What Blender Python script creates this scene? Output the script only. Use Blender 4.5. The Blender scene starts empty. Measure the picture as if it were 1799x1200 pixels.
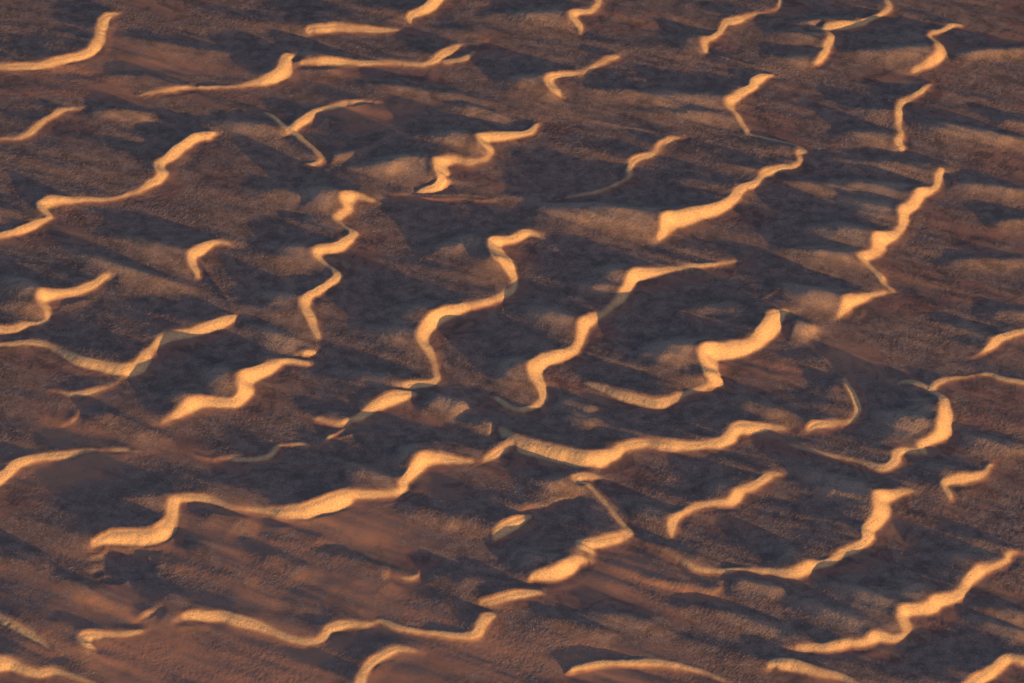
import bpy, math, time
import numpy as np
from mathutils import Vector, Matrix
R = math.radians
T0 = time.time()
S = bpy.context.scene
C = S.collection

# ------------------------------------------------------------------ camera
PITCH, HFOV, DIST = 35.0, 14.0, 1466.0
cam = bpy.data.objects.new('camera', bpy.data.cameras.new('camera')); C.objects.link(cam)
cam.data.sensor_width = 36.0
cam.data.lens = 18.0/math.tan(R(HFOV/2))
cam.data.clip_start = 5.0; cam.data.clip_end = 60000.0
CAM = np.array([0.0, -DIST*math.cos(R(PITCH)), DIST*math.sin(R(PITCH))])
cam.location = CAM
cam.rotation_euler = (R(90-PITCH), 0, 0)
S.camera = cam

# ------------------------------------------------------------------ light
SUN_EL, SUN_AZ = 3.5, -49.0          # azimuth: degrees from +x (right), negative = towards the camera side
sd = Vector((math.cos(R(SUN_EL))*math.cos(R(SUN_AZ)), math.cos(R(SUN_EL))*math.sin(R(SUN_AZ)), math.sin(R(SUN_EL))))
sun = bpy.data.objects.new('sun', bpy.data.lights.new('sun', 'SUN')); C.objects.link(sun)
sun.data.energy = 5.0; sun.data.angle = R(0.5); sun.data.color = (1.0, 0.53, 0.135)
sun.rotation_euler = sd.to_track_quat('Z', 'Y').to_euler()
sun.location = (400, -400, 300)
W = bpy.data.worlds.new('World'); S.world = W; W.use_nodes = True
nt = W.node_tree; nt.nodes.clear()
sky = nt.nodes.new('ShaderNodeTexSky'); sky.sky_type = 'NISHITA'; sky.sun_disc = False
sky.sun_elevation = R(SUN_EL); sky.sun_rotation = R(90 - SUN_AZ); sky.air_density = 1.0; sky.dust_density = 3.2; sky.ozone_density = 1.6
bg = nt.nodes.new('ShaderNodeBackground'); bg.inputs['Strength'].default_value = 0.145
out = nt.nodes.new('ShaderNodeOutputWorld')
nt.links.new(sky.outputs[0], bg.inputs[0]); nt.links.new(bg.outputs[0], out.inputs[0])
S.view_settings.view_transform = 'Standard'; S.view_settings.look = 'None'
S.view_settings.gamma = 1.0; S.view_settings.use_curve_mapping = False
S.view_settings.exposure = 1.2
S.cycles.max_bounces = 4; S.cycles.diffuse_bounces = 3

# ------------------------------------------------------------------ photograph <-> ground
PW, PH = 1799.0, 1200.0
FPX = PW/2/math.tan(R(HFOV/2))
fwd = np.array([0, math.cos(R(PITCH)), -math.sin(R(PITCH))]); up = np.array([0, math.sin(R(PITCH)), math.cos(R(PITCH))])
def unproj(x, y, z=0.0):
    u = (np.asarray(x, float)-PW/2)/FPX; v = (PH/2-np.asarray(y, float))/FPX
    dx = u; dy = fwd[1]+v*up[1]; dz = fwd[2]+v*up[2]
    t = (np.asarray(z)-CAM[2])/dz
    return CAM[0]+t*dx, CAM[1]+t*dy
def proj(X, Y, Z):
    rx, ry, rz = X-CAM[0], Y-CAM[1], Z-CAM[2]
    d = ry*fwd[1]+rz*fwd[2]
    return PW/2+FPX*rx/d, PH/2-FPX*(ry*up[1]+rz*up[2])/d

# ------------------------------------------------------------------ dunes: crest lines (x, y, breadth of slip face), slip face on the right hand
DUNES = [
 ("broad smooth dune at the upper left corner, its curved slip face ending in a point", [(-40,112,9),(0,115,9),(60,112,10),(100,102,12),(150,90,12),(167,70,15),(172,50,14),(178,34,13),(190,26,9),(212,23,3)]),
 ("low dune at the left edge with a thin slip face below a dark hollow", [(-20,246,3),(5,243,4),(30,242,5),(50,232,8),(68,215,9),(80,205,9),(105,193,7),(125,190,5),(150,190,2)]),
 ("long winding dune on the upper left, its slip face stepping down to the left edge", [(-30,410,10),(0,407,11),(35,396,13),(65,388,10),(83,383,7),(89,380,4),(84,374,5),(70,364,8),(66,356,12),(75,347,17),(90,343,17),(120,344,14),(150,346,8),(190,348,6),(215,343,6),(235,335,8),(255,323,10),(275,313,12),(282,303,12),(277,292,12),(282,280,13),(300,262,16),(320,245,16),(345,232,14),(365,228,14),(376,234,3)]),
 ("wedge shaped dune with a broad lit flank and a hooked tip, upper left", [(530,289,4),(552,285,7),(563,278,6),(553,264,4),(535,248,4),(515,232,4),(495,218,4),(478,203,3),(460,195,2)]),
 ("low sandy dune with a thin curling crest right of the hooked wedge dune", [(506,228,8),(520,211,13),(538,200,12),(553,191,8),(580,186,8),(605,181,7),(628,179,6),(650,180,3),(700,187,2)]),
 ("dune with a bulging lit nose near the upper left centre", [(335,153,4),(380,151,4),(415,151,4),(430,147,6),(450,140,10),(470,133,14),(488,118,18),(497,103,18),(505,97,14),(514,101,5)]),
 ("low flat dune ending in a forked curl below the top edge", [(525,113,4),(560,110,7),(600,108,8),(660,107,8),(700,108,8),(740,112,6),(762,103,9),(775,93,12),(790,83,12),(800,78,8),(825,75,5),(850,75,3)]),
 ("small lobe tucked under the forked curl", [(782,107,6),(805,104,7),(822,98,7),(832,88,5)]),
 ("narrow straight dune with a level bright slip face near the top", [(540,56,4),(544,49,9),(555,45,14),(575,44,14),(600,44,13),(625,46,12),(662,50,9),(700,52,4),(715,51,2)]),
 ("dune cut by the top edge, its slip face rising steeply out of view", [(720,39,3),(719,30,9),(727,21,13),(740,12,15),(750,4,17),(757,-5,18),(775,-18,16),(800,-28,10)]),
 ("long dune under the top edge with a small hook on its right end", [(1019,56,4),(1017,46,5),(1010,35,6),(1002,26,9),(1015,18,9),(1035,16,8),(1048,10,7),(1052,3,6),(1047,-3,5),(1040,-12,3)]),
 ("short dune with a rounded nose and a dark gravelly tail, upper centre", [(983,169,3),(975,160,8),(965,148,10),(962,141,12),(968,135,10),(985,132,7),(1010,129,6),(1030,124,6),(1042,114,7),(1055,105,9),(1070,98,9),(1085,97,5)]),
 ("kinked dune with a dark block in its slip face, upper right centre", [(1240,91,4),(1236,80,8),(1238,70,9),(1250,62,9),(1262,55,8),(1270,45,8),(1273,38,9),(1285,32,12),(1298,30,9),(1310,27,6),(1330,24,4),(1350,20,3),(1366,14,4),(1370,0,4),(1365,-10,3)]),
 ("boot shaped dune with a steep bright face right of the upper centre", [(1311,232,4),(1304,220,5),(1298,208,4),(1290,197,3),(1281,188,6),(1279,178,11),(1290,167,13),(1305,155,14),(1318,148,12),(1320,140,12),(1325,133,14),(1340,129,9),(1355,130,5),(1364,133,2)]),
 ("curved dune with a thin dark rim and a bright upper end, right of centre", [(960,350,2),(1000,345,4),(1050,335,5),(1085,320,5),(1104,309,6),(1103,298,8),(1110,282,9),(1125,275,9),(1145,268,9),(1155,258,8),(1165,250,8),(1180,243,7),(1200,241,3)]),
 ("smooth pointed dune under the top edge at the right", [(1425,53,3),(1455,47,7),(1480,42,10),(1510,37,9),(1530,28,9),(1550,18,8),(1562,12,6),(1560,5,4),(1555,-3,3)]),
 ("rounded dune with a crescent bright end, below the smooth pointed one", [(1433,113,5),(1440,100,10),(1450,85,10),(1457,70,9),(1461,62,6),(1453,56,3),(1436,49,2)]),
 ("zigzag dune at the upper right with a pale pebbly lower face", [(1603,126,6),(1610,119,9),(1625,109,12),(1642,99,12),(1652,91,9),(1648,82,9),(1646,76,6),(1637,68,3),(1633,61,3),(1645,55,6),(1660,48,8),(1665,42,8),(1675,41,5),(1688,41,3)]),
 ("slender upright dune below the zigzag dune, upper right", [(1585,266,3),(1584,255,5),(1577,250,8),(1582,233,7),(1579,220,5),(1579,200,6),(1577,187,8),(1582,178,8),(1595,172,8),(1612,160,8),(1627,150,6),(1638,146,3)]),
 ("large broad dune right of centre with a wide pebbly slip face", [(1155,424,3),(1163,409,10),(1166,392,18),(1170,382,20),(1195,370,22),(1220,362,22),(1250,357,20),(1275,347,16),(1287,340,14),(1300,327,12),(1325,315,12),(1345,300,11),(1375,289,10),(1397,285,9),(1405,277,5),(1402,271,4),(1406,266,6),(1416,267,3),(1395,254,2),(1340,240,2),(1310,233,2)]),
 ("tall ragged dune on the right, its crest stepping down to a sharp spit", [(1473,557,6),(1482,543,10),(1486,530,14),(1489,524,16),(1505,520,13),(1530,516,8),(1555,514,5),(1573,512,2),(1566,507,3),(1553,498,4),(1545,485,6),(1535,475,5),(1524,465,4),(1512,453,6),(1520,447,11),(1535,440,12),(1538,430,14),(1539,420,16),(1550,412,16),(1570,407,12),(1580,398,11),(1585,388,10),(1583,375,12),(1586,365,13),(1600,357,12),(1608,347,12),(1613,335,13),(1622,330,13),(1640,327,9),(1648,315,9),(1650,305,8),(1656,298,5),(1664,304,2)]),
 ("dune running off the right edge at mid height with a slim bright face", [(1705,627,3),(1730,615,5),(1745,603,9),(1750,596,10),(1757,588,10),(1775,583,9),(1799,577,9),(1840,570,9)]),
 ("serpentine upright dune left of centre with two bright bends", [(560,592,3),(550,575,6),(545,562,8),(538,550,10),(533,540,12),(533,530,12),(540,515,12),(553,507,12),(570,495,13),(587,485,12),(592,480,8),(583,471,3),(572,463,3),(560,454,4),(553,445,8),(556,437,14),(570,429,16),(590,425,16),(605,418,14),(619,408,9),(614,402,4),(600,393,2),(590,386,4),(588,380,8),(600,374,10),(610,367,9),(606,358,10),(603,350,14),(608,342,16),(622,338,12),(640,344,9),(655,352,6),(668,358,3)]),
 ("great central dune whose slip face sweeps down in an S to a pointed foot", [(712,680,6),(720,675,11),(735,672,11),(755,671,9),(768,664,6),(765,655,6),(762,640,6),(755,625,7),(748,612,8),(740,602,9),(738,592,11),(741,577,14),(757,559,16),(785,542,17),(812,532,14),(850,525,12),(875,517,11),(897,507,9),(904,499,5),(900,487,6),(892,475,8),(880,458,12),(868,445,16),(862,432,18),(866,421,16),(885,417,13),(900,413,13),(912,406,14),(925,402,12),(940,408,8),(953,418,3)]),
 ("leaf shaped dune below the great central dune with a shaded toe", [(535,727,3),(560,735,5),(590,741,6),(610,738,7),(630,730,9),(645,718,11),(655,706,13),(672,697,15),(690,691,15),(708,688,14),(722,690,10),(735,694,3)]),
 ("stepped dune left of the leaf shaped one with a long wavy slip face", [(285,743,4),(300,735,7),(320,719,12),(335,708,16),(350,702,16),(380,702,16),(410,701,16),(422,690,16),(425,680,18),(423,668,20),(428,658,20),(445,645,20),(465,638,18),(482,632,15),(495,630,10),(512,632,7),(537,636,6),(552,641,3)]),
 ("large cup shaped dune on the left, its bright face curving like a bowl", [(-30,612,4),(0,606,5),(25,602,7),(50,598,8),(75,601,8),(95,608,9),(122,617,13),(150,628,16),(187,636,18),(215,640,20),(237,637,19),(250,625,16),(262,610,14),(275,596,14),(290,587,14),(312,582,14),(337,577,14),(355,570,15),(375,561,16),(400,555,14),(412,554,9),(420,560,3)]),
 ("small lit knob at the tip of a long spur left of centre", [(535,621,5),(545,618,7),(557,621,3)]),
 ("hook shaped dune at the left edge at mid height", [(-30,577,11),(0,575,11),(30,573,11),(45,565,10),(65,567,6),(80,562,5),(84,555,5),(81,547,7),(74,537,11),(69,525,14),(72,518,18),(82,511,18),(100,509,15),(125,507,13),(148,501,12),(165,495,10),(178,487,8),(191,485,3)]),
 ("small crescent dune standing alone left of centre", [(348,487,4),(344,478,7),(337,465,8),(334,452,10),(340,440,14),(350,431,15),(364,423,13),(380,421,10),(395,424,8),(408,429,5),(419,435,2)]),
 ("smooth sandy dune sloping off the lower left edge", [(-30,858,16),(0,835,16),(14,819,15),(32,806,15),(55,799,13),(88,797,11),(120,795,10),(150,792,5),(187,790,4),(225,791,4),(258,797,2)]),
 ("long dune across the lower left with a rippled golden face and a looped west end", [(160,966,3),(168,952,12),(182,941,16),(200,934,18),(230,932,20),(262,930,22),(283,922,22),(295,911,17),(299,895,14),(303,880,13),(313,871,12),(332,868,12),(357,870,13),(382,877,12),(405,887,9),(437,893,7),(470,895,9),(500,892,17),(530,889,21),(560,878,24),(587,867,22),(604,861,19),(620,862,14),(640,867,10),(675,868,8),(700,866,6),(709,858,6),(706,848,9),(712,835,12),(725,820,14),(740,805,16),(755,799,17),(775,801,14),(800,806,10),(825,811,6),(846,812,3),(856,806,7),(870,797,10),(886,784,10),(898,772,8)]),
 ("long low dune below centre with a broad glowing slip face", [(880,757,6),(900,764,17),(925,772,20),(962,780,21),(1000,787,22),(1030,791,24),(1060,791,20),(1077,788,17),(1092,780,14),(1117,775,13),(1142,773,13),(1175,774,16),(1212,779,12),(1237,777,12),(1260,772,14),(1275,763,16),(1284,751,15),(1297,744,16),(1320,742,16),(1345,746,12),(1367,750,8),(1384,753,3)]),
 ("dark dune with an upright thin crest right of the long low dune", [(1418,759,3),(1424,750,8),(1434,742,13),(1450,741,12),(1480,739,9),(1497,736,6),(1505,727,5),(1504,710,7),(1498,692,6),(1490,680,4),(1485,667,3),(1483,658,2)]),
 ("fluted dune at the lower right with a stepped upright slip face", [(1380,778,4),(1420,787,6),(1450,796,7),(1490,803,8),(1525,812,9),(1547,818,10),(1560,815,11),(1569,805,12),(1573,795,12),(1583,790,9),(1597,792,7),(1612,796,5),(1626,799,3),(1620,790,4),(1616,783,7),(1622,777,9),(1635,770,12),(1648,762,14),(1652,752,16),(1652,742,16),(1656,727,15),(1657,712,11),(1655,700,8),(1647,692,4),(1637,686,4),(1625,677,5),(1612,671,6),(1595,668,5),(1578,672,2)]),
 ("ridge with a small lit notch above the fluted dune, running off the right edge", [(1630,688,4),(1637,679,8),(1646,669,10),(1665,664,8),(1695,660,5),(1715,656,4),(1740,656,5),(1760,662,6),(1799,669,7),(1840,677,6)]),
 ("small angular dune near the right edge below the fluted dune", [(1671,878,2),(1665,865,5),(1658,854,4),(1657,846,7),(1675,842,9),(1700,838,9),(1720,833,9),(1731,825,8),(1736,817,6),(1744,814,3)]),
 ("broad arched dune on the lower right with a long curving slip face", [(1110,944,2),(1150,962,3),(1190,983,4),(1222,999,6),(1250,999,9),(1275,1000,9),(1300,997,8),(1350,1000,8),(1375,1004,11),(1400,1001,14),(1415,996,14),(1425,990,12),(1450,984,11),(1475,970,11),(1500,959,12),(1514,950,12),(1520,940,12),(1517,927,16),(1522,919,18),(1534,911,18),(1540,900,18),(1541,887,18),(1542,873,18),(1550,866,16),(1567,862,14),(1582,860,12),(1598,860,7),(1608,864,3)]),
 ("dark toe below the west end of the broad arched dune", [(1130,1020,4),(1180,1027,8),(1220,1034,10),(1250,1038,8),(1265,1030,5)]),
 ("slanting dune inside the arch of the lower right dune", [(1179,946,4),(1179,925,8),(1182,912,9),(1190,899,10),(1205,891,9),(1225,887,8),(1250,883,8),(1280,882,8),(1290,872,12),(1302,857,12),(1325,847,12),(1337,837,12),(1350,831,10),(1365,830,6),(1378,833,2)]),
 ("narrow dune below centre with a hooked top and a bright foot", [(1036,968,4),(1022,959,9),(1014,951,12),(1030,946,16),(1055,945,14),(1080,940,14),(1098,936,12),(1109,938,5),(1100,927,3),(1085,910,3),(1070,891,3),(1050,868,3),(1032,851,3),(1016,848,5),(1011,840,9),(1025,832,11),(1045,836,7),(1066,844,2)]),
 ("short bright dune directly below the narrow hooked one", [(932,1018,4),(936,1010,11),(955,1006,14),(980,1000,16),(992,992,18),(1002,985,17),(1015,981,12),(1036,986,3)]),
 ("short level dune below and left of the short bright one", [(847,1060,5),(854,1054,11),(870,1050,12),(900,1042,13),(925,1038,12),(945,1038,9),(956,1044,3)]),
 ("long low dune along the bottom with a golden west end", [(325,1086,7),(337,1080,12),(362,1077,15),(390,1075,17),(412,1079,18),(437,1086,16),(465,1097,14),(487,1110,10),(512,1120,8),(537,1125,8),(557,1126,7),(567,1120,8),(572,1107,9),(577,1099,12),(590,1094,14),(610,1092,12),(640,1094,8),(655,1094,4),(664,1088,5),(680,1091,8),(700,1099,8),(725,1105,7),(762,1109,7),(800,1112,8),(825,1112,10),(836,1109,12),(839,1097,14),(847,1085,14),(858,1077,12),(868,1080,5)]),
 ("sickle shaped dune cut by the bottom edge", [(626,1222,9),(630,1200,11),(637,1177,12),(651,1162,12),(670,1147,12),(687,1139,10),(705,1137,8),(725,1141,6),(742,1147,2)]),
 ("small golden dune near the lower left with a blunt west end", [(158,1137,4),(148,1129,9),(142,1120,12),(150,1114,14),(165,1112,14),(190,1112,10),(217,1111,8),(240,1108,6),(258,1105,2)]),
 ("tiny lit knob above the small golden dune", [(243,1089,3),(250,1083,8),(262,1078,8),(271,1076,3)]),
 ("golden slope in the bottom left corner", [(-40,1142,20),(-5,1152,22),(12,1157,18),(25,1162,15),(45,1171,14),(70,1179,11),(90,1176,10),(110,1180,8),(140,1190,8),(165,1200,5),(190,1212,3)]),
 ("steep ribbed ridge slanting down from the lower left edge", [(-30,1068,8),(0,1082,11),(30,1097,12),(60,1117,10),(85,1137,6),(105,1151,3)]),
 ("low ridge along the bottom edge right of centre", [(992,1178,4),(1010,1171,7),(1035,1165,8),(1055,1161,8),(1100,1159,9),(1140,1159,10),(1170,1161,10),(1200,1168,7),(1237,1180,5),(1278,1196,3)]),
 ("bright oblong dune cut by the bottom edge at the right", [(1350,1171,7),(1355,1162,12),(1366,1156,17),(1387,1156,18),(1412,1162,18),(1437,1170,16),(1462,1177,14),(1487,1187,12),(1510,1202,10),(1530,1215,7)]),
 ("long fluted dune rising from the bottom to the lower right edge", [(1400,1141,5),(1415,1138,9),(1432,1134,11),(1450,1131,14),(1462,1125,16),(1477,1122,16),(1492,1126,10),(1510,1129,8),(1524,1127,9),(1530,1119,12),(1540,1112,14),(1562,1117,11),(1577,1117,9),(1588,1110,9),(1589,1101,9),(1583,1090,12),(1581,1077,14),(1588,1070,14),(1600,1065,15),(1620,1066,14),(1635,1062,14),(1646,1052,14),(1672,1046,12),(1683,1040,12),(1690,1025,13),(1700,1012,14),(1712,1004,14),(1725,997,12),(1740,998,7),(1758,992,6),(1770,982,6),(1769,976,6),(1780,971,5),(1799,971,4),(1840,976,3)]),
 ("bright dune in the bottom right corner", [(1688,1214,12),(1705,1197,14),(1725,1182,16),(1740,1170,16),(1755,1157,16),(1772,1148,14),(1799,1151,14),(1840,1156,12)]),
 ("small hooked dune below centre beside the fluted hollow", [(866,946,5),(871,932,13),(882,922,15),(900,914,14),(920,908,9),(935,904,3)]),
 ("thin curled rim above the small hooked dune", [(915,893,5),(925,887,6),(940,888,4),(960,888,5),(977,882,5),(988,876,5),(1007,875,3)]),
 ("tall pale dune right of the great central dune, drawn out to a long point", [(858,692,3),(880,703,6),(900,713,9),(917,716,8),(935,713,7),(950,705,7),(952,695,8),(946,681,10),(938,665,13),(934,650,16),(939,637,18),(952,625,18),(970,617,18),(995,611,15),(1008,605,12),(1016,594,10),(1020,580,10),(1023,568,12),(1031,559,14),(1047,551,12),(1062,546,9),(1068,538,10),(1082,526,12),(1095,512,12),(1103,498,12),(1108,485,14),(1118,475,16),(1140,473,13),(1175,470,10),(1210,465,8),(1250,462,6),(1280,459,5),(1305,457,3),(1315,454,2)]),
 ("massive dune right of centre with the widest slip face and a scooped front", [(1027,672,4),(1050,677,9),(1087,687,12),(1112,693,14),(1137,700,15),(1160,703,15),(1176,700,12),(1195,692,10),(1212,686,8),(1237,679,7),(1255,676,6),(1266,676,5),(1258,666,8),(1248,657,12),(1238,645,16),(1234,630,20),(1235,618,22),(1244,610,22),(1262,606,22),(1290,602,20),(1317,595,18),(1327,582,20),(1336,570,22),(1345,557,24),(1352,549,22),(1366,545,16),(1381,546,8),(1388,552,3)]),
 ("dune above centre with a pointed beak and a bright rounded shoulder", [(728,338,4),(745,331,9),(768,322,12),(778,312,10),(769,302,15),(766,290,18),(770,279,16),(784,275,14),(805,277,10),(825,282,9),(850,280,7),(861,272,5),(855,258,8),(843,246,11),(845,239,13),(857,235,14),(875,232,14),(900,229,12),(916,230,9),(932,226,8),(941,218,4),(950,214,2)]),
 ("dark pebbly bank below the beaked dune", [(672,347,4),(700,341,7),(735,340,9),(782,341,9),(825,341,8),(850,342,9),(863,348,4)]),
 ("faint ridge left of centre with a narrow lit edge", [(375,808,3),(400,806,5),(430,806,6),(450,806,6),(470,800,7),(481,792,6),(486,785,5),(500,780,4),(525,778,5),(545,780,4),(558,782,3),(568,773,4),(584,763,5),(602,755,2)]),
 ("faint sandy ridge on the left below the bowl dune", [(85,686,3),(105,688,4),(120,692,6),(150,689,7),(175,682,6),(195,678,4),(212,668,2)]),
 ("faint curled ridge on the left with an arched crest", [(104,746,2),(120,741,4),(132,735,4),(138,727,2)]),
 ("tiny curled lip in the open sand below centre", [(690,1010,2),(710,1015,5),(724,1014,6),(735,1008,5),(741,999,2)]),
 ("low broad rise of orange sand below the top left dune", [(240,166,3),(280,160,5),(325,154,5),(334,153,4)]),
]

# spurs: rounded ridges without a slip face (x, y) with height in metres at start and end, half tapered
SPURS = [
 ([(335,206),(380,210),(430,216),(470,221),(495,226)],.4,1.5), ([(200,62),(290,78),(350,88),(440,101)],.5,.7),
 ([(150,189),(200,193),(250,199),(290,212)],.6,.4), ([(160,137),(220,132),(270,134),(330,148)],.4,.4),
 ([(495,86),(530,94),(585,106)],1.0,.5), ([(620,148),(700,152),(800,165),(880,186)],.3,.6),
 ([(785,182),(850,195),(905,215)],.4,.5), ([(845,24),(900,22),(960,22),(998,25)],.7,1.3),
 ([(870,140),(915,139),(960,141)],.3,1.2), ([(1030,158),(1150,164),(1270,176)],.5,.7),
 ([(1110,193),(1200,198),(1285,203)],.4,.8), ([(1190,66),(1210,66),(1236,71)],.3,.8),
 ([(1375,42),(1430,38),(1500,34)],.3,.7), ([(1340,98),(1390,99),(1436,101)],.4,1.1), ([(1345,58),(1400,58),(1450,60)],.4,.6),
 ([(1590,208),(1650,218),(1700,227),(1760,240),(1830,254)],.8,.7), ([(1655,96),(1720,90),(1830,80)],.4,.8),
 ([(1475,60),(1550,64),(1632,61)],.4,.6), ([(1475,92),(1560,88),(1640,84)],.4,.8), ([(1750,205),(1830,212)],.3,.6),
 ([(1480,190),(1530,194),(1578,200)],.3,.6), ([(1460,236),(1520,236),(1577,248)],.3,.7),
 ([(862,342),(920,344),(950,350),(965,360),(1050,366),(1110,373),(1162,380)],.8,2.3),
 ([(1400,398),(1450,401),(1500,407),(1537,416)],.3,1.9), ([(1350,438),(1400,441),(1460,447),(1510,453)],.7,1.3),
 ([(1445,348),(1490,352),(1540,362),(1582,371)],.3,1.4), ([(1360,318),(1430,319),(1520,322),(1610,334)],.3,1.3),
 ([(1350,497),(1400,506),(1450,514),(1486,522)],.7,1.7), ([(1420,268),(1500,284),(1590,290),(1650,300)],.3,1.0),
 ([(1650,461),(1700,456),(1830,454)],.3,.9), ([(1730,389),(1830,388)],.3,.6), ([(1725,545),(1830,550)],.3,.5),
 ([(1660,320),(1720,324),(1830,342)],.6,.6), ([(1630,565),(1690,570),(1745,600)],.3,1.0),
 ([(450,426),(500,433),(553,441)],.4,1.5), ([(435,512),(500,522),(533,532)],.4,1.4), ([(490,383),(540,386),(592,396)],.3,.5),
 ([(520,335),(560,337),(603,348)],.3,1.3), ([(445,328),(500,338),(560,352)],.3,.4),
 ([(670,540),(720,544),(765,552)],.3,1.3), ([(750,447),(790,431),(830,422),(862,426)],.3,1.6), ([(620,572),(680,574),(738,592)],.3,1.1),
 ([(555,646),(620,655),(670,663),(712,677)],.4,1.3), ([(520,716),(560,722),(610,736)],.3,.6), ([(742,692),(790,706),(828,722)],1.1,.4),
 ([(355,652),(388,655),(424,666)],.3,1.8), ([(285,692),(310,695),(335,706)],.3,1.3),
 ([(410,565),(450,577),(500,596),(540,614)],1.2,.8),
 ([(90,425),(160,450),(215,470),(290,493),(350,512)],.6,.9), ([(180,410),(240,420),(300,440),(336,452)],.3,1.1),
 ([(-10,484),(35,496),(68,518)],.4,1.6), ([(85,528),(120,520),(160,520)],.4,.4),
 ([(697,792),(720,793),(742,803)],.5,1.2), ([(1615,803),(1650,818),(1700,836)],.6,.6), ([(1510,740),(1560,756),(1618,780)],.7,.6),
 ([(1515,718),(1560,724),(1600,733),(1650,744)],.6,1.2), ([(1675,754),(1720,767),(1830,792)],.6,.7),
 ([(1425,680),(1460,678),(1500,690)],.3,.4), ([(1580,700),(1620,712),(1655,726)],.3,1.0),
 ([(1385,560),(1428,577)],1.3,.3), ([(1115,620),(1160,611),(1234,612)],.3,2.0), ([(1200,545),(1260,540),(1320,560)],.3,.8),
 ([(900,531),(940,542),(985,555),(1020,569)],.6,1.1), ([(868,641),(900,643),(934,652)],.3,1.5), ([(1040,480),(1070,475),(1110,483)],.5,1.4), ([(1000,505),(1040,500),(1095,508)],.4,1.0),
 ([(730,233),(790,238),(845,243)],.4,1.3), ([(600,295),(660,288),(720,280),(766,290)],.3,1.5),
 ([(1115,945),(1160,961),(1210,984)],.8,1.0),
 ([(1432,1020),(1480,1030),(1530,1046),(1582,1070)],.5,1.8), ([(1350,1032),(1400,1049),(1450,1069),(1500,1092),(1530,1112)],.6,1.4),
 ([(1545,1018),(1590,1030),(1640,1053)],.3,1.5), ([(1340,1100),(1380,1116),(1407,1138)],.5,.7), ([(1630,962),(1680,976),(1722,995)],.3,1.1),
 ([(1650,930),(1700,945),(1768,975)],.5,.9), ([(1695,1075),(1750,1095),(1830,1130)],.6,.6), ([(1700,1055),(1740,1066),(1830,1090)],.4,.6),
 ([(1340,955),(1380,965),(1418,992)],.4,1.3), ([(1385,818),(1450,838),(1500,853),(1542,873)],.5,1.7), ([(1270,1012),(1330,1022),(1400,1040)],.6,.6),
 ([(1080,905),(1130,895),(1180,912)],.3,1.0), ([(1230,852),(1260,854),(1292,868)],.3,.9), ([(1280,700),(1320,705),(1400,730)],.4,.5),
 ([(910,836),(960,850),(1012,842)],.3,.7), ([(890,950),(940,980),(990,993)],.4,.8),
 ([(970,690),(1010,705),(1060,725)],.5,.5), ([(985,715),(1020,732),(1060,745)],.4,.5),
 ([(480,925),(530,945),(580,965),(640,990),(690,1010)],.4,.5), ([(450,960),(500,985),(560,1010)],.4,.4), ([(460,905),(520,935),(600,960)],.4,.4),
 ([(300,925),(340,955),(380,985),(440,1030),(480,1060)],.5,.6), ([(-20,940),(50,975),(100,1008),(160,1045),(215,1070)],.6,.6),
 ([(345,893),(400,905),(445,930)],.8,.4), ([(740,1000),(800,1010),(850,1030)],.3,.5), ([(240,1010),(290,1040),(340,1075)],.4,.8),
 ([(700,880),(760,900),(830,930)],.3,.5), ([(790,735),(850,745),(890,762)],.4,1.0), ([(560,795),(620,820),(700,850)],.4,1.0),
 ([(560,200),(590,215),(600,225)],.4,.3), ([(570,275),(600,270),(640,262)],.4,.4), ([(160,850),(220,870),(290,880)],.3,.6),
 ([(940,1080),(1000,1090),(1090,1120)],.3,.5),
 ([(1180,1065),(1250,1070),(1340,1095),(1400,1125)],.5,.5), ([(1020,1075),(1100,1085),(1180,1110)],.3,.4),
 ([(138,727),(160,724),(200,733),(250,755),(300,772)],.5,.4),
]

# ------------------------------------------------------------------ height field
CX, CY = 0.36, 0.46
X0, X1, Y0, Y1 = -215.0, 215.0, -215.0, 250.0
nx, ny = int((X1-X0)/CX)+1, int((Y1-Y0)/CY)+1
xs = X0+CX*np.arange(nx); ys = Y0+CY*np.arange(ny)
GX, GY = np.meshgrid(xs, ys)
ALPHA = math.tan(R(33))
rng = np.random.default_rng(7)

def blur(a, s):
    if s <= 0: return a
    r = int(math.ceil(3*s)); k = np.exp(-.5*(np.arange(-r, r+1)/s)**2); k /= k.sum()
    p = np.pad(a, ((r, r), (0, 0)), 'edge'); o = np.zeros_like(a)
    for i, w in enumerate(k): o += w*p[i:i+a.shape[0]]
    p = np.pad(o, ((0, 0), (r, r)), 'edge'); q = np.zeros_like(a)
    for i, w in enumerate(k): q += w*p[:, i:i+a.shape[1]]
    return q
def vnoise(u, v, seed):                                    # smooth lattice noise, about -1..1
    g = np.random.default_rng(seed).uniform(-1, 1, (257, 257))
    u = np.mod(u, 256); v = np.mod(v, 256)
    i = u.astype(int); j = v.astype(int); f = u-i; h = v-j
    f = f*f*f*(f*(f*6-15)+10); h = h*h*h*(h*(h*6-15)+10)
    i2 = (i+1) % 256; j2 = (j+1) % 256
    return (g[i, j]*(1-f)+g[i2, j]*f)*(1-h)+(g[i, j2]*(1-f)+g[i2, j2]*f)*h
WIND = R(-31)                                              # the wind, from the upper left to the lower right
cw, sw = math.cos(WIND), math.sin(WIND)
def wind_noise(X, Y, along, across, seed, octs=3):
    a = X*cw+Y*sw; b = -X*sw+Y*cw; o = 0; amp = 1.0; t = 0
    for k in range(octs):
        o = o+amp*vnoise(a/along*2**k+31.7*k+77, b/across*2**k+13.1*k+50, seed+k); t += amp; amp *= .5
    return o/t

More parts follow.
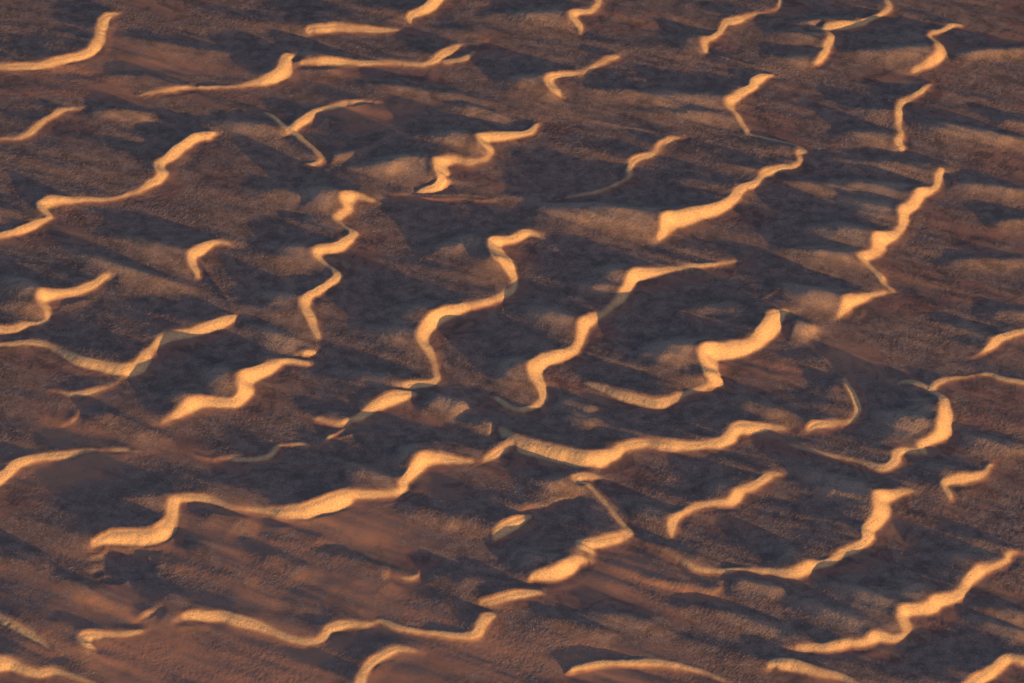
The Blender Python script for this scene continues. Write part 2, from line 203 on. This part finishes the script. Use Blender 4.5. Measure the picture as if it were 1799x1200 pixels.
def catmull(P, step=1.3):
    P = np.array(P, float); Q = np.vstack([2*P[0]-P[1], P, 2*P[-1]-P[-2]]); o = []
    for i in range(1, len(Q)-2):
        n = max(2, int(np.hypot(*(Q[i+1]-Q[i])[:2])/step)); t = np.linspace(0, 1, n, endpoint=False)[:, None]
        a, b, c, d = Q[i-1], Q[i], Q[i+1], Q[i+2]
        o.append(.5*((2*b)+(-a+c)*t+(2*a-5*b+4*c-d)*t*t+(-a+3*b-3*c+d)*t**3))
    o.append(P[-1:]); return np.vstack(o)
def smooth1(a, n):
    k = np.hanning(n+2)[1:-1]; k /= k.sum(); return np.convolve(np.pad(a, n//2, 'edge'), k, 'valid')[:len(a)]

LEE = np.full((ny, nx), -9.0, np.float32)                   # cone surface below the crests
DN = np.full((ny, nx), 1e3, np.float32); SIDE = np.zeros((ny, nx), np.int8)
ARC = np.zeros((ny, nx), np.float32); DID = np.full((ny, nx), -1, np.int16); HN = np.zeros((ny, nx), np.float32)
crest_pts = []
BREADTH = 1.14
for k, (lab, P) in enumerate(DUNES):
    q = catmull(P)
    # small natural wobble along the crest
    nn = len(q); wob = np.random.default_rng(100+k)
    jx = smooth1(wob.normal(0, 1, nn), 9); jy = smooth1(wob.normal(0, 1, nn), 9)
    q[:, 0] += 1.0*jx; q[:, 1] += 0.8*jy
    w = np.maximum(q[:, 2], 1.5); w = w*np.interp(w, [2, 6, 12, 22], [.85, .92, 1.02, 1.2])
    w = w*BREADTH*(1+.10*smooth1(wob.normal(0, 4.5, nn), 61))
    gx, gy = unproj(q[:, 0], q[:, 1], 0)
    tx = np.gradient(smooth1(gx, 7)); ty = np.gradient(smooth1(gy, 7)); L = np.hypot(tx, ty)+1e-9
    nxr, nyr = ty/L, -tx/L                                  # right hand
    ix = np.gradient(smooth1(q[:, 0], 7)); iy = np.gradient(smooth1(q[:, 1], 7)); IL = np.hypot(ix, iy)+1e-9
    fx, fy = proj(gx+nxr/ALPHA, gy+nyr/ALPHA, -1.0)
    K = np.abs((fx-q[:, 0])*(-iy/IL)+(fy-q[:, 1])*(ix/IL))
    h = w/np.maximum(K, 3.6)
    h = smooth1(h, 11)
    px, py = unproj(q[:, 0], q[:, 1], h)
    tx = np.gradient(smooth1(px, 5)); ty = np.gradient(smooth1(py, 5)); L = np.hypot(tx, ty)+1e-9
    crest_pts.append((px, py, h))
    arc = np.cumsum(np.hypot(np.gradient(px), np.gradient(py)))+k*57.0
    for X, Y, H, a, b, ac in zip(px, py, h, tx/L, ty/L, arc):
        r = H/ALPHA+1.6
        i0 = max(int((X-r-X0)/CX), 0); i1 = min(int((X+r-X0)/CX)+2, nx)
        j0 = max(int((Y-r-Y0)/CY), 0); j1 = min(int((Y+r-Y0)/CY)+2, ny)
        if i0 >= i1 or j0 >= j1: continue
        dx = xs[None, i0:i1]-X; dy = ys[j0:j1, None]-Y
        d = np.sqrt(dx*dx+dy*dy)
        s = slice(j0, j1), slice(i0, i1)
        LEE[s] = np.maximum(LEE[s], H-ALPHA*d)
        m = d < DN[s]
        DN[s][m] = d[m]; DID[s][m] = k; HN[s][m] = H; ARC[s][m] = ac
        SIDE[s][m] = np.where(a*dy-b*dx < 0, 1, -1)[m]      # 1 = right hand = slip side

fix = np.zeros((ny, nx), bool); val = np.zeros((ny, nx), np.float32)
ext = HN/ALPHA
foot = (SIDE == 1) & (DN > ext) & (DN < ext+1.3); fix |= foot; val[foot] = 0
lee = (SIDE == 1) & (DN <= ext); fix |= lee; val[lee] = np.maximum(LEE[lee], 0)
def stamp(X, Y, Z, keepmax=True):
    i = np.rint((X-X0)/CX).astype(int); j = np.rint((Y-Y0)/CY).astype(int)
    ok = (i > 0) & (i < nx-1) & (j > 0) & (j < ny-1); i, j, Z = i[ok], j[ok], Z[ok]
    for a, b, z in zip(j, i, Z):
        val[a, b] = max(val[a, b], z) if fix[a, b] else z; fix[a, b] = True
RG = np.zeros((ny, nx), np.float32)
for P, h0, h1 in SPURS:
    P = np.array([(a, b) for a, b in P], float); P = np.hstack([P, np.zeros((len(P), 1))])
    q = catmull(P, 1.1); n = len(q); t = np.linspace(0, 1, n)
    ex, ey = unproj(q[-1, 0], q[-1, 1], h1)
    best = min(((float(np.min(np.hypot(px-ex, py-ey))), float(hh[np.argmin(np.hypot(px-ex, py-ey))])) for px, py, hh in crest_pts))
    if best[0] < 5: h1 = max(h1, best[1]*1.02)
    h0 *= 2.0; h1 = max(h1*1.3, 1.1)
    if best[0] < 5: h = (.32*h0+.55*h1)*np.minimum(1, t*1.7+.05)*(1-.22*np.clip((t-.75)/.25, 0, 1))
    else: h = (.5*h0+.5*h1)*np.minimum(1, t*3+.1)*np.minimum(1, (1-t)*3+.1)
    X, Y = unproj(q[:, 0], q[:, 1], h)
    for X_, Y_, h_, t_ in zip(X[::2], Y[::2], h[::2], t[::2]):
        sg = 1.2+.55*h_+(1.5*t_ if best[0] < 5 else .5); r = sg*4.5
        i0 = max(int((X_-r-X0)/CX), 0); i1 = min(int((X_+r-X0)/CX)+2, nx)
        j0 = max(int((Y_-r-Y0)/CY), 0); j1 = min(int((Y_+r-Y0)/CY)+2, ny)
        if i0 >= i1 or j0 >= j1: continue
        ux, uy = xs[None, i0:i1]-X_, ys[j0:j1, None]-Y_
        cr_ = -ux*sw+uy*cw                                # across the wind; the flank towards the sun is longer
        d2 = (ux*cw+uy*sw)**2+(cr_*np.where(cr_ < 0, .58, 1.0))**2
        RG[j0:j1, i0:i1] = np.maximum(RG[j0:j1, i0:i1], h_*np.exp(-d2/(2*sg*sg)))
RIMS = [[(335,440),(380,500),(420,560)], [(105,448),(160,470),(198,488)], [(1020,58),(1060,80),(1098,95)], [(890,188),(925,203),(948,219)],
 [(1000,205),(1100,225),(1195,243)], [(1240,90),(1290,108),(1335,120)], [(1588,266),(1620,285),(1656,299)], [(560,292),(600,325),(668,358)],
 [(590,628),(625,645),(662,650)], [(60,575),(100,592),(160,620)], [(1310,545),(1370,510),(1400,500)], [(700,775),(640,760),(570,775)], [(300,772),(340,800),(375,808)],
 [(1750,250),(1700,240),(1640,225)], [(1390,600),(1430,620),(1480,665)], [(960,770),(1010,775),(1065,795)], [(1140,745),(1160,752),(1176,770)]]
THIN = np.zeros((ny, nx), np.float32)
for P in RIMS:
    q = catmull(np.hstack([np.array(P, float), np.zeros((len(P), 1))]), 1.0); n = len(q); t = np.linspace(0, 1, n)
    X, Y = unproj(q[:, 0], q[:, 1], 0)
    for X_, Y_, t_ in zip(X, Y, t):
        i0, j0 = int((X_-X0)/CX), int((Y_-Y0)/CY)
        sl_ = slice(max(j0-8, 0), j0+9), slice(max(i0-10, 0), i0+11)
        d2 = (GX[sl_]-X_)**2+(GY[sl_]-Y_)**2
        THIN[sl_] = np.maximum(THIN[sl_], .28*np.sin(math.pi*min(max(t_, .06), .94))**.5*np.exp(-d2/(2*.75**2)))
for px, py, h in crest_pts: stamp(px, py, h)

# screened, wind-aligned membrane through the crests, spurs and feet
def solve(fix, val, cx, cy, it, B):
    a, b = 1.0, .40
    Dxx = (a*cw*cw+b*sw*sw)/cx**2; Dyy = (a*sw*sw+b*cw*cw)/cy**2; Dxy = (a-b)*cw*sw/(cx*cy)
    m = abs(Dxy); wx, wy, wd = max(Dxx-m, 0), max(Dyy-m, 0), m
    k2 = 1/27.0**2; den = 2*(wx+wy+wd)+k2
    for _ in range(it):
        p = np.pad(B, 1, 'edge')
        s = wx*(p[1:-1, :-2]+p[1:-1, 2:])+wy*(p[:-2, 1:-1]+p[2:, 1:-1])
        s += wd*((p[:-2, 2:]+p[2:, :-2]) if Dxy < 0 else (p[:-2, :-2]+p[2:, 2:]))
        B = s/den; B[fix] = val[fix]
    return B.astype(np.float32)
def down(f, v):
    h2, w2 = (f.shape[0]+1)//2, (f.shape[1]+1)//2
    F = np.zeros((h2*2, w2*2), bool); V = np.zeros((h2*2, w2*2), np.float32)
    F[:f.shape[0], :f.shape[1]] = f; V[:f.shape[0], :f.shape[1]] = v*f
    c = F.reshape(h2, 2, w2, 2).sum((1, 3)); s = V.reshape(h2, 2, w2, 2).sum((1, 3))
    return c > 0, np.where(c > 0, s/np.maximum(c, 1), 0).astype(np.float32)
pyr = [(fix, val, CX, CY)]
for _ in range(4):
    f, v, a, b = pyr[-1]; F, V = down(f, v); pyr.append((F, V, a*2, b*2))
B = None
for lv, (f, v, a, b) in enumerate(reversed(pyr)):
    if B is None: B = np.zeros_like(v)
    else: B = np.repeat(np.repeat(B, 2, 0), 2, 1)[:v.shape[0], :v.shape[1]]
    B = solve(f, v, a, b, 60 if lv < 4 else 22, B.astype(np.float32))
RG *= 1-(SIDE == 1)*np.exp(-(DN/(ext+4.5))**6)
RG = blur(RG, 1.6)
B0 = B
B = B+RG
H = np.where(lee, np.maximum(np.minimum(B, LEE+.35), LEE), B)
H = np.maximum(H, 0)
H1 = blur(H, 1.3); H3 = blur(H, 4.2)
wc = np.exp(-(DN/2.1)**2)*np.clip(HN/1.2, 0, 1)
H = H1*(1-wc)+H3*wc
AP = np.exp(-np.clip(DN-ext, 0, 50)/3.4)*(SIDE == 1)*np.clip(HN/1.4, 0, 1.3)*np.clip(.55+.9*vnoise(GX/14, GY/14, 79), 0.1, 1)
AP = blur(AP.astype(np.float32), 2.5)*.24
H = np.maximum(H, 0)+AP*np.clip(1-H/1.0, 0, 1)+THIN*np.clip(1-H/1.5, 0, 1)
shady = np.isin(DID, [k for k, d in enumerate(DUNES) if any(w_ in d[0] for w_ in ('pebbly bank', 'dark toe', 'curled rim'))])  # these slip faces take the gravel tone to stand for their shade
sm0 = ((lee & (H > .05)) | ((DN < .9) & (HN > .5))).astype(np.float32)*np.where(shady, .12, 1)
brk = np.clip(.80+.55*vnoise(GX/7+9, GY/7, 77)+.3*vnoise(GX/2.2, GY/2.2, 78), .25, 1)
nose = np.exp(-(DN/3.0)**2)*np.clip(RG/1.2, 0, 1)*(SIDE == -1)*.5  # sunlit gold where spurs meet the crest, put in as sand colour
slipm = blur(np.maximum(sm0*(1-.55*(1-brk)), nose).astype(np.float32), 1.8)
apron = np.exp(-np.clip(DN-ext, 0, 50)/2.2)*(SIDE == 1)*np.clip(HN/1.5, 0, 1)*np.clip(.5+vnoise(GX/9, GY/9, 79), 0, 1)
edge = np.clip(1-slipm*1.5, 0, 1)
# broad swells, wind-drawn flutes and lumpy ground
def relief(X, Y):
    return .62*wind_noise(X, Y, 60, 22, 11, 2)+.58*wind_noise(X, Y, 36, 9.5, 21, 2)+(.20+.20*np.clip((X+20)/60, 0, 1))*wind_noise(X, Y, 26, 4.6, 91, 2)+.05*vnoise(X/7, Y/7, 33)
pxm, pym = proj(GX, GY, 0*GX)
def blob(x, y, rx, ry): return np.exp(-((pxm-x)/rx)**2-((pym-y)/ry)**2)
sandy = np.clip(blob(560, 1120, 420, 120)+blob(120, 800, 230, 90)+blob(250, 1080, 330, 140)+blob(230, 120, 260, 50)+blob(620, 190, 170, 40)+blob(560, 930, 240, 60)+blob(1080, 1170, 260, 50)+blob(1150, 1010, 130, 40)+blob(1450, 640, 120, 40)+blob(800, 60, 80, 20), 0, 1)
H += (relief(GX, GY)*np.clip(edge+.12, 0, 1)*np.maximum(.5+.6*np.clip((blur(B, 3)-.10)/.8, 0, 1), sandy)).astype(np.float32)
rock = wind_noise(GX, GY, 30, 14, 41, 3)
H += (.028*vnoise(GX/1.1, GY/1.1, 61)+.032*rng.normal(0, 1, H.shape))*edge*.8*np.clip(.55+rock, .15, 1)+.022*rng.normal(0, 1, H.shape)*slipm
flut = vnoise(ARC/1.5, ARC*0+3.3, 201)+.6*vnoise(ARC/.7, ARC*0+9.3, 202)
H += (.05*flut*lee*np.clip(DN/1.2, 0, 1)*np.clip((ext-DN)/.8, 0, 1)).astype(np.float32)
hx, hy = unproj(218, 990)                                 # eroded hollow with a crusted rim, lower left
rr = np.hypot((GX-hx)/9.5, (GY-hy)/8.5)*(1+.22*vnoise(GX/4+5, GY/4, 401))
H += (-.8*np.exp(-rr**4)+.13*np.exp(-((rr-1.15)/.2)**2)*(.7+.3*vnoise(GX/2.2, GY/2.2, 403))).astype(np.float32)
sandy = sandy*(1-np.exp(-(rr/1.4)**4))
sand = np.clip(sandy*1.1+.7*wind_noise(GX, GY, 26, 11, 55, 3)-.15, 0, 1)
sand = np.clip(np.maximum(sand*.8, apron*.8), 0, 1)*edge; sand = blur(sand.astype(np.float32), 3)*edge
back = np.clip((blur(B, 3)-.10)/.45, 0, 1)*edge
strip = np.exp(-(np.clip(DN-ext, 0, 90)/6.5)**2)*(SIDE == 1)*np.clip(HN/.8, 0, 1)
pans = np.clip(2.2*wind_noise(GX, GY, 34, 16, 141, 3)+.15, 0, 1)*(1-back)
gravel = blur(np.clip(.75+.5*back+.45*rock-1.1*strip-1.2*pans, 0, 1).astype(np.float32), 1.5)*edge*(1-.75*sand)
gravel = gravel+.55*blur(edge*np.clip((RG-.2)/1.2, 0, 1), 3)*(1-.7*sandy)

# labels: which dune a face belongs to
lab = np.full((ny, nx), -1, np.int16)
near = (SIDE == -1) & (DN < 1.2) & (~lee); lab[near] = DID[near]
block = lee | foot; Bs = blur(B, 2)
for it in range(80):
    for dj, di in ((0, 1), (0, -1), (1, 0), (-1, 0)):
        sh = np.roll(lab, (dj, di), (0, 1)); m = (lab < 0) & (sh >= 0) & ~block & (Bs > .28); lab[m] = sh[m]
print('field', time.time()-T0)

# ------------------------------------------------------------------ stretch the grid outwards to the horizon
ng = 46
g = np.cumsum(0.6*1.19**np.arange(ng))
XS = np.concatenate([xs[0]-g[::-1], xs, xs[-1]+g]); YS = np.concatenate([ys[0]-g[::-1], ys, ys[-1]+g])
def padg(a, mode='edge', **k): return np.pad(a, ng, mode, **k)
FX, FY = np.meshgrid(XS, YS)
Hf = padg(H*1.0)
dist = np.maximum(np.maximum(xs[0]-FX, FX-xs[-1]), np.maximum(ys[0]-FY, FY-ys[-1])); dist = np.clip(dist, 0, None)
m = dist > 0; bl = np.exp(-dist/12.0)
relf = relief(FX, FY)+np.clip(wind_noise(FX, FY, 70, 40, 90, 2)*3, -.2, 2)*np.clip(dist/30, 0, 1)
Hf = np.where(m, Hf*bl+relf*(1-bl), Hf)
slipF = padg(slipm)*np.where(m, bl, 1); sandF = padg(sand)*np.where(m, bl, 1)
gravF = padg(gravel)*np.where(m, bl, 1)+np.where(m, (1-bl)*.5, 0)
labF = padg(np.where(lab >= 0, lab*2, -1).astype(np.int32), 'constant', constant_values=-1)
leeF = padg(np.where(lee & (LEE > .08), DID.astype(np.int32)*2+1, -1), 'constant', constant_values=-1)
VL = np.where(leeF >= 0, leeF, labF)
NY, NX = Hf.shape
ddx = np.gradient(Hf, XS, axis=1); ddy = np.gradient(Hf, YS, axis=0)
N = np.dstack([-ddx, -ddy, np.ones_like(Hf)]); N /= np.linalg.norm(N, axis=2, keepdims=True)
Pv = np.dstack([FX, FY, Hf]).reshape(-1, 3).astype(np.float32); Nv = N.reshape(-1, 3).astype(np.float32)
SL = slipF.reshape(-1).astype(np.float32); GR = gravF.reshape(-1).astype(np.float32); SA = sandF.reshape(-1).astype(np.float32)
idx = np.arange(NY*NX).reshape(NY, NX)
Q = np.dstack([idx[:-1, :-1], idx[:-1, 1:], idx[1:, 1:], idx[1:, :-1]]).reshape(-1, 4)
QL = VL[:-1, :-1].reshape(-1)

# ------------------------------------------------------------------ material
def mat_ground():
    m = bpy.data.materials.new('desert_sand'); m.use_nodes = True; t = m.node_tree; n = t.nodes; n.clear(); l = t.links.new
    def nd(ty, **k):
        o = n.new(ty)
        for a, b in k.items(): setattr(o, a, b)
        return o
    geo = nd('ShaderNodeNewGeometry')
    slip = nd('ShaderNodeAttribute', attribute_name='slip'); grav = nd('ShaderNodeAttribute', attribute_name='gravel'); sand = nd('ShaderNodeAttribute', attribute_name='sand')
    def noise(scale, detail=3, rough=.5, vec=None, dist=0):
        o = nd('ShaderNodeTexNoise'); o.inputs['Scale'].default_value = scale; o.inputs['Detail'].default_value = detail
        o.inputs['Roughness'].default_value = rough; o.inputs['Distortion'].default_value = dist
        l(vec or geo.outputs['Position'], o.inputs['Vector']); return o.outputs['Fac']
    def mp(v, a, b, c=0., d=1.):
        o = nd('ShaderNodeMapRange'); l(v, o.inputs[0])
        for i, x in enumerate((a, b, c, d)): o.inputs[i+1].default_value = x
        return o.outputs[0]
    def mth(op, a, b=None):
        o = nd('ShaderNodeMath', operation=op)
        for i, x in enumerate((a, b)):
            if x is None: continue
            if isinstance(x, (int, float)): o.inputs[i].default_value = x
            else: l(x, o.inputs[i])
        return o.outputs[0]
    def mix(f, a, b):
        o = nd('ShaderNodeMix', data_type='RGBA')
        if isinstance(f, float): o.inputs[0].default_value = f
        else: l(f, o.inputs[0])
        for s, x in ((6, a), (7, b)):
            if isinstance(x, tuple): o.inputs[s].default_value = (*x, 1)
            else: l(x, o.inputs[s])
        return o.outputs[2]
    rot = nd('ShaderNodeMapping', vector_type='TEXTURE'); rot.inputs['Rotation'].default_value = (0, 0, WIND)
    rot.inputs['Scale'].default_value = (5.0, 1.0, 1.0); l(geo.outputs['Position'], rot.inputs['Vector'])
    streak = noise(.16, 4, .55, rot.outputs[0]); big = noise(.03, 3, .5); med = noise(.22, 5, .6); fine = noise(3.6, 4, .8)
    grain = noise(2.7, 2, .85)
    # mud and sand of the flats
    pan = mix(mp(med, .35, .65), (.27, .145, .14), (.165, .10, .112))
    pan = mix(mp(streak, .45, .7), pan, (.29, .185, .155))
    dark = mth('MULTIPLY', mp(noise(.10, 7, .72, None, 1.0), .515, .56), mp(fine, .3, .6))
    pan = mix(mth('MULTIPLY', dark, .75), pan, (.055, .048, .06))
    # dark gravel of the windward backs
    pan = mix(sand.outputs['Fac'], pan, mix(mp(fine, .3, .7), (.34, .175, .15), (.43, .235, .185)))
    gr = mix(mp(fine, .38, .62), mix(mp(med, .38, .62), (.095, .066, .082), (.165, .112, .128)), mix(mp(med, .38, .62), (.23, .155, .162), (.36, .245, .235)))
    gr = mix(mp(grav.outputs['Fac'], 1.0, 1.9), gr, mix(mp(fine, .35, .65), (.32, .225, .205), (.58, .42, .37)))
    gr = mix(mp(grain, .60, .74), gr, (.62, .49, .38))
    gr = mix(mp(grain, .42, .30), gr, (.055, .048, .055))
    gr = mix(mth('MULTIPLY', dark, .45), gr, (.06, .052, .064))
    gmask = mp(mth('ADD', mth('MULTIPLY', grav.outputs['Fac'], 1.0), mth('MULTIPLY', mth('SUBTRACT', med, .5), 1.5)), .15, .6)
    col = mix(gmask, pan, gr)
    # slip face sand, peppered with grit
    sl = mix(mp(fine, .3, .7), (.44, .30, .21), (.68, .47, .32))
    sl = mix(mp(grain, .46, .36), sl, (.24, .17, .14))
    sl = mix(mth('MULTIPLY', mp(noise(1.5, 4, .85), .52, .40), .55), sl, (.27, .185, .145))
    col = mix(mp(slip.outputs['Fac'], .25, .75), col, sl)
    bs = nd('ShaderNodeBsdfPrincipled'); bs.inputs['Roughness'].default_value = .95; bs.inputs['Specular IOR Level'].default_value = .15
    l(col, bs.inputs['Base Color'])
    bh = mth('ADD', mth('MULTIPLY', fine, .5), mth('MULTIPLY', grain, .38))
    bst = mp(slip.outputs['Fac'], 0, 1, .28, .34)
    bu = nd('ShaderNodeBump'); bu.inputs['Distance'].default_value = .6; l(bh, bu.inputs['Height']); l(mth('MULTIPLY', bst, mp(gmask, 0, 1, .2, 1.)), bu.inputs['Strength'])
    l(bu.outputs[0], bs.inputs['Normal'])
    o = nd('ShaderNodeOutputMaterial'); l(bs.outputs[0], o.inputs[0])
    return m
MAT = mat_ground()

def build(name, faces, parent=None, origin=(0, 0, 0)):
    u, inv = np.unique(faces, return_inverse=True); inv = inv.reshape(-1)
    me = bpy.data.meshes.new(name)
    nv, nf = len(u), len(faces)
    me.vertices.add(nv); me.vertices.foreach_set('co', (Pv[u]-np.array(origin, np.float32)).ravel())
    me.loops.add(nf*4); me.loops.foreach_set('vertex_index', inv.astype(np.int32))
    me.polygons.add(nf); me.polygons.foreach_set('loop_start', np.arange(0, nf*4, 4, dtype=np.int32))
    me.update(calc_edges=True)
    for nm, arr in (('slip', SL), ('gravel', GR), ('sand', SA)):
        at = me.attributes.new(nm, 'FLOAT', 'POINT'); at.data.foreach_set('value', arr[u])
    me.polygons.foreach_set('use_smooth', np.ones(nf, bool))
    me.normals_split_custom_set_from_vertices(Nv[u].tolist()) if nv < 60000 else None
    me.materials.append(MAT)
    o = bpy.data.objects.new(name, me); C.objects.link(o)
    if parent is not None: o.parent = parent
    return o

order = np.argsort(QL, kind='stable'); QS = Q[order]; LS = QL[order]
cuts = {}
ul, st = np.unique(LS, return_index=True); en = list(st[1:])+[len(LS)]
for a, s, e in zip(ul, st, en): cuts[int(a)] = QS[s:e]
fl = build('desert_floor', cuts[-1]); fl['kind'] = 'structure'; fl['label'] = 'brown sand and cracked mud flats lying between the dunes'
for k, (lb, P) in enumerate(DUNES):
    a, b = cuts.get(2*k), cuts.get(2*k+1)
    px, py, h = crest_pts[k]; mid = len(px)//2
    org = (float(px[mid]), float(py[mid]), 0.0)
    e = bpy.data.objects.new('dune', None); C.objects.link(e); e.location = org
    e['label'] = lb; e['category'] = 'dune'; e['group'] = 'wind drawn sand dunes'
    if a is not None and len(a) > 3: build('windward_slope', a, e, org)
    if b is not None and len(b) > 3: build('slip_face', b, e, org)

# ------------------------------------------------------------------ coarse grit lying on the backs (nobody could count it)
def grit():
    gm = np.clip(gravel*1.0-.1, 0, 1)*(1-.8*sandy)*edge*(.35+.65*np.clip(.5+1.6*vnoise(GX/9, GY/9, 301), 0, 1))
    n = 420000; r_ = np.random.default_rng(5)
    i = r_.integers(8, nx-8, n); j = r_.integers(8, ny-8, n)
    k = r_.random(n) < gm[j, i]*.9+.03; i = i[k]; j = j[k]
    P = np.stack([xs[i], ys[j], H[j, i]+.02], 1).astype(np.float32)
    P[:, :2] += r_.uniform(-.15, .15, (len(P), 2))
    me = bpy.data.meshes.new('grit'); me.vertices.add(len(P)); me.vertices.foreach_set('co', P.ravel())
    sz = (.05+.10*r_.random(len(P))**2.5).astype(np.float32)
    a = me.attributes.new('size', 'FLOAT', 'POINT'); a.data.foreach_set('value', sz)
    o = bpy.data.objects.new('grit', me); C.objects.link(o); o['kind'] = 'stuff'; o['label'] = 'coarse dark grit strewn over the dune backs'
    mt = bpy.data.materials.new('grit_stone'); mt.use_nodes = True; t = mt.node_tree; b = t.nodes['Principled BSDF']
    oi = t.nodes.new('ShaderNodeObjectInfo'); cr = t.nodes.new('ShaderNodeMix'); cr.data_type = 'RGBA'
    t.links.new(oi.outputs['Random'], cr.inputs[0]); cr.inputs[6].default_value = (.10, .08, .085, 1); cr.inputs[7].default_value = (.30, .22, .19, 1)
    t.links.new(cr.outputs[2], b.inputs['Base Color']); b.inputs['Roughness'].default_value = .9
    g = bpy.data.node_groups.new('grit', 'GeometryNodeTree')
    g.interface.new_socket('Geometry', in_out='INPUT', socket_type='NodeSocketGeometry'); g.interface.new_socket('Geometry', in_out='OUTPUT', socket_type='NodeSocketGeometry')
    gi = g.nodes.new('NodeGroupInput'); go = g.nodes.new('NodeGroupOutput'); ip = g.nodes.new('GeometryNodeInstanceOnPoints')
    ic = g.nodes.new('GeometryNodeMeshIcoSphere'); ic.inputs['Radius'].default_value = 1.0; ic.inputs['Subdivisions'].default_value = 1
    tr = g.nodes.new('GeometryNodeTransform'); tr.inputs['Scale'].default_value = (1.25, .9, .75)
    sm = g.nodes.new('GeometryNodeSetMaterial'); sm.inputs['Material'].default_value = mt
    na = g.nodes.new('GeometryNodeInputNamedAttribute'); na.data_type = 'FLOAT'; na.inputs['Name'].default_value = 'size'
    rv = g.nodes.new('FunctionNodeRandomValue'); rv.data_type = 'FLOAT_VECTOR'; rv.inputs[0].default_value = (-.4, -.4, 0); rv.inputs[1].default_value = (.4, .4, 6.28)
    L = g.links.new
    L(gi.outputs[0], ip.inputs['Points']); L(ic.outputs['Mesh'], tr.inputs['Geometry']); L(tr.outputs[0], sm.inputs['Geometry']); L(sm.outputs[0], ip.inputs['Instance'])
    L(na.outputs[0], ip.inputs['Scale']); L(rv.outputs[0], ip.inputs['Rotation']); L(ip.outputs[0], go.inputs[0])
    md = o.modifiers.new('grit', 'NODES'); md.node_group = g
    print('grit', len(P))
grit()
print('done', time.time()-T0, nx*ny)
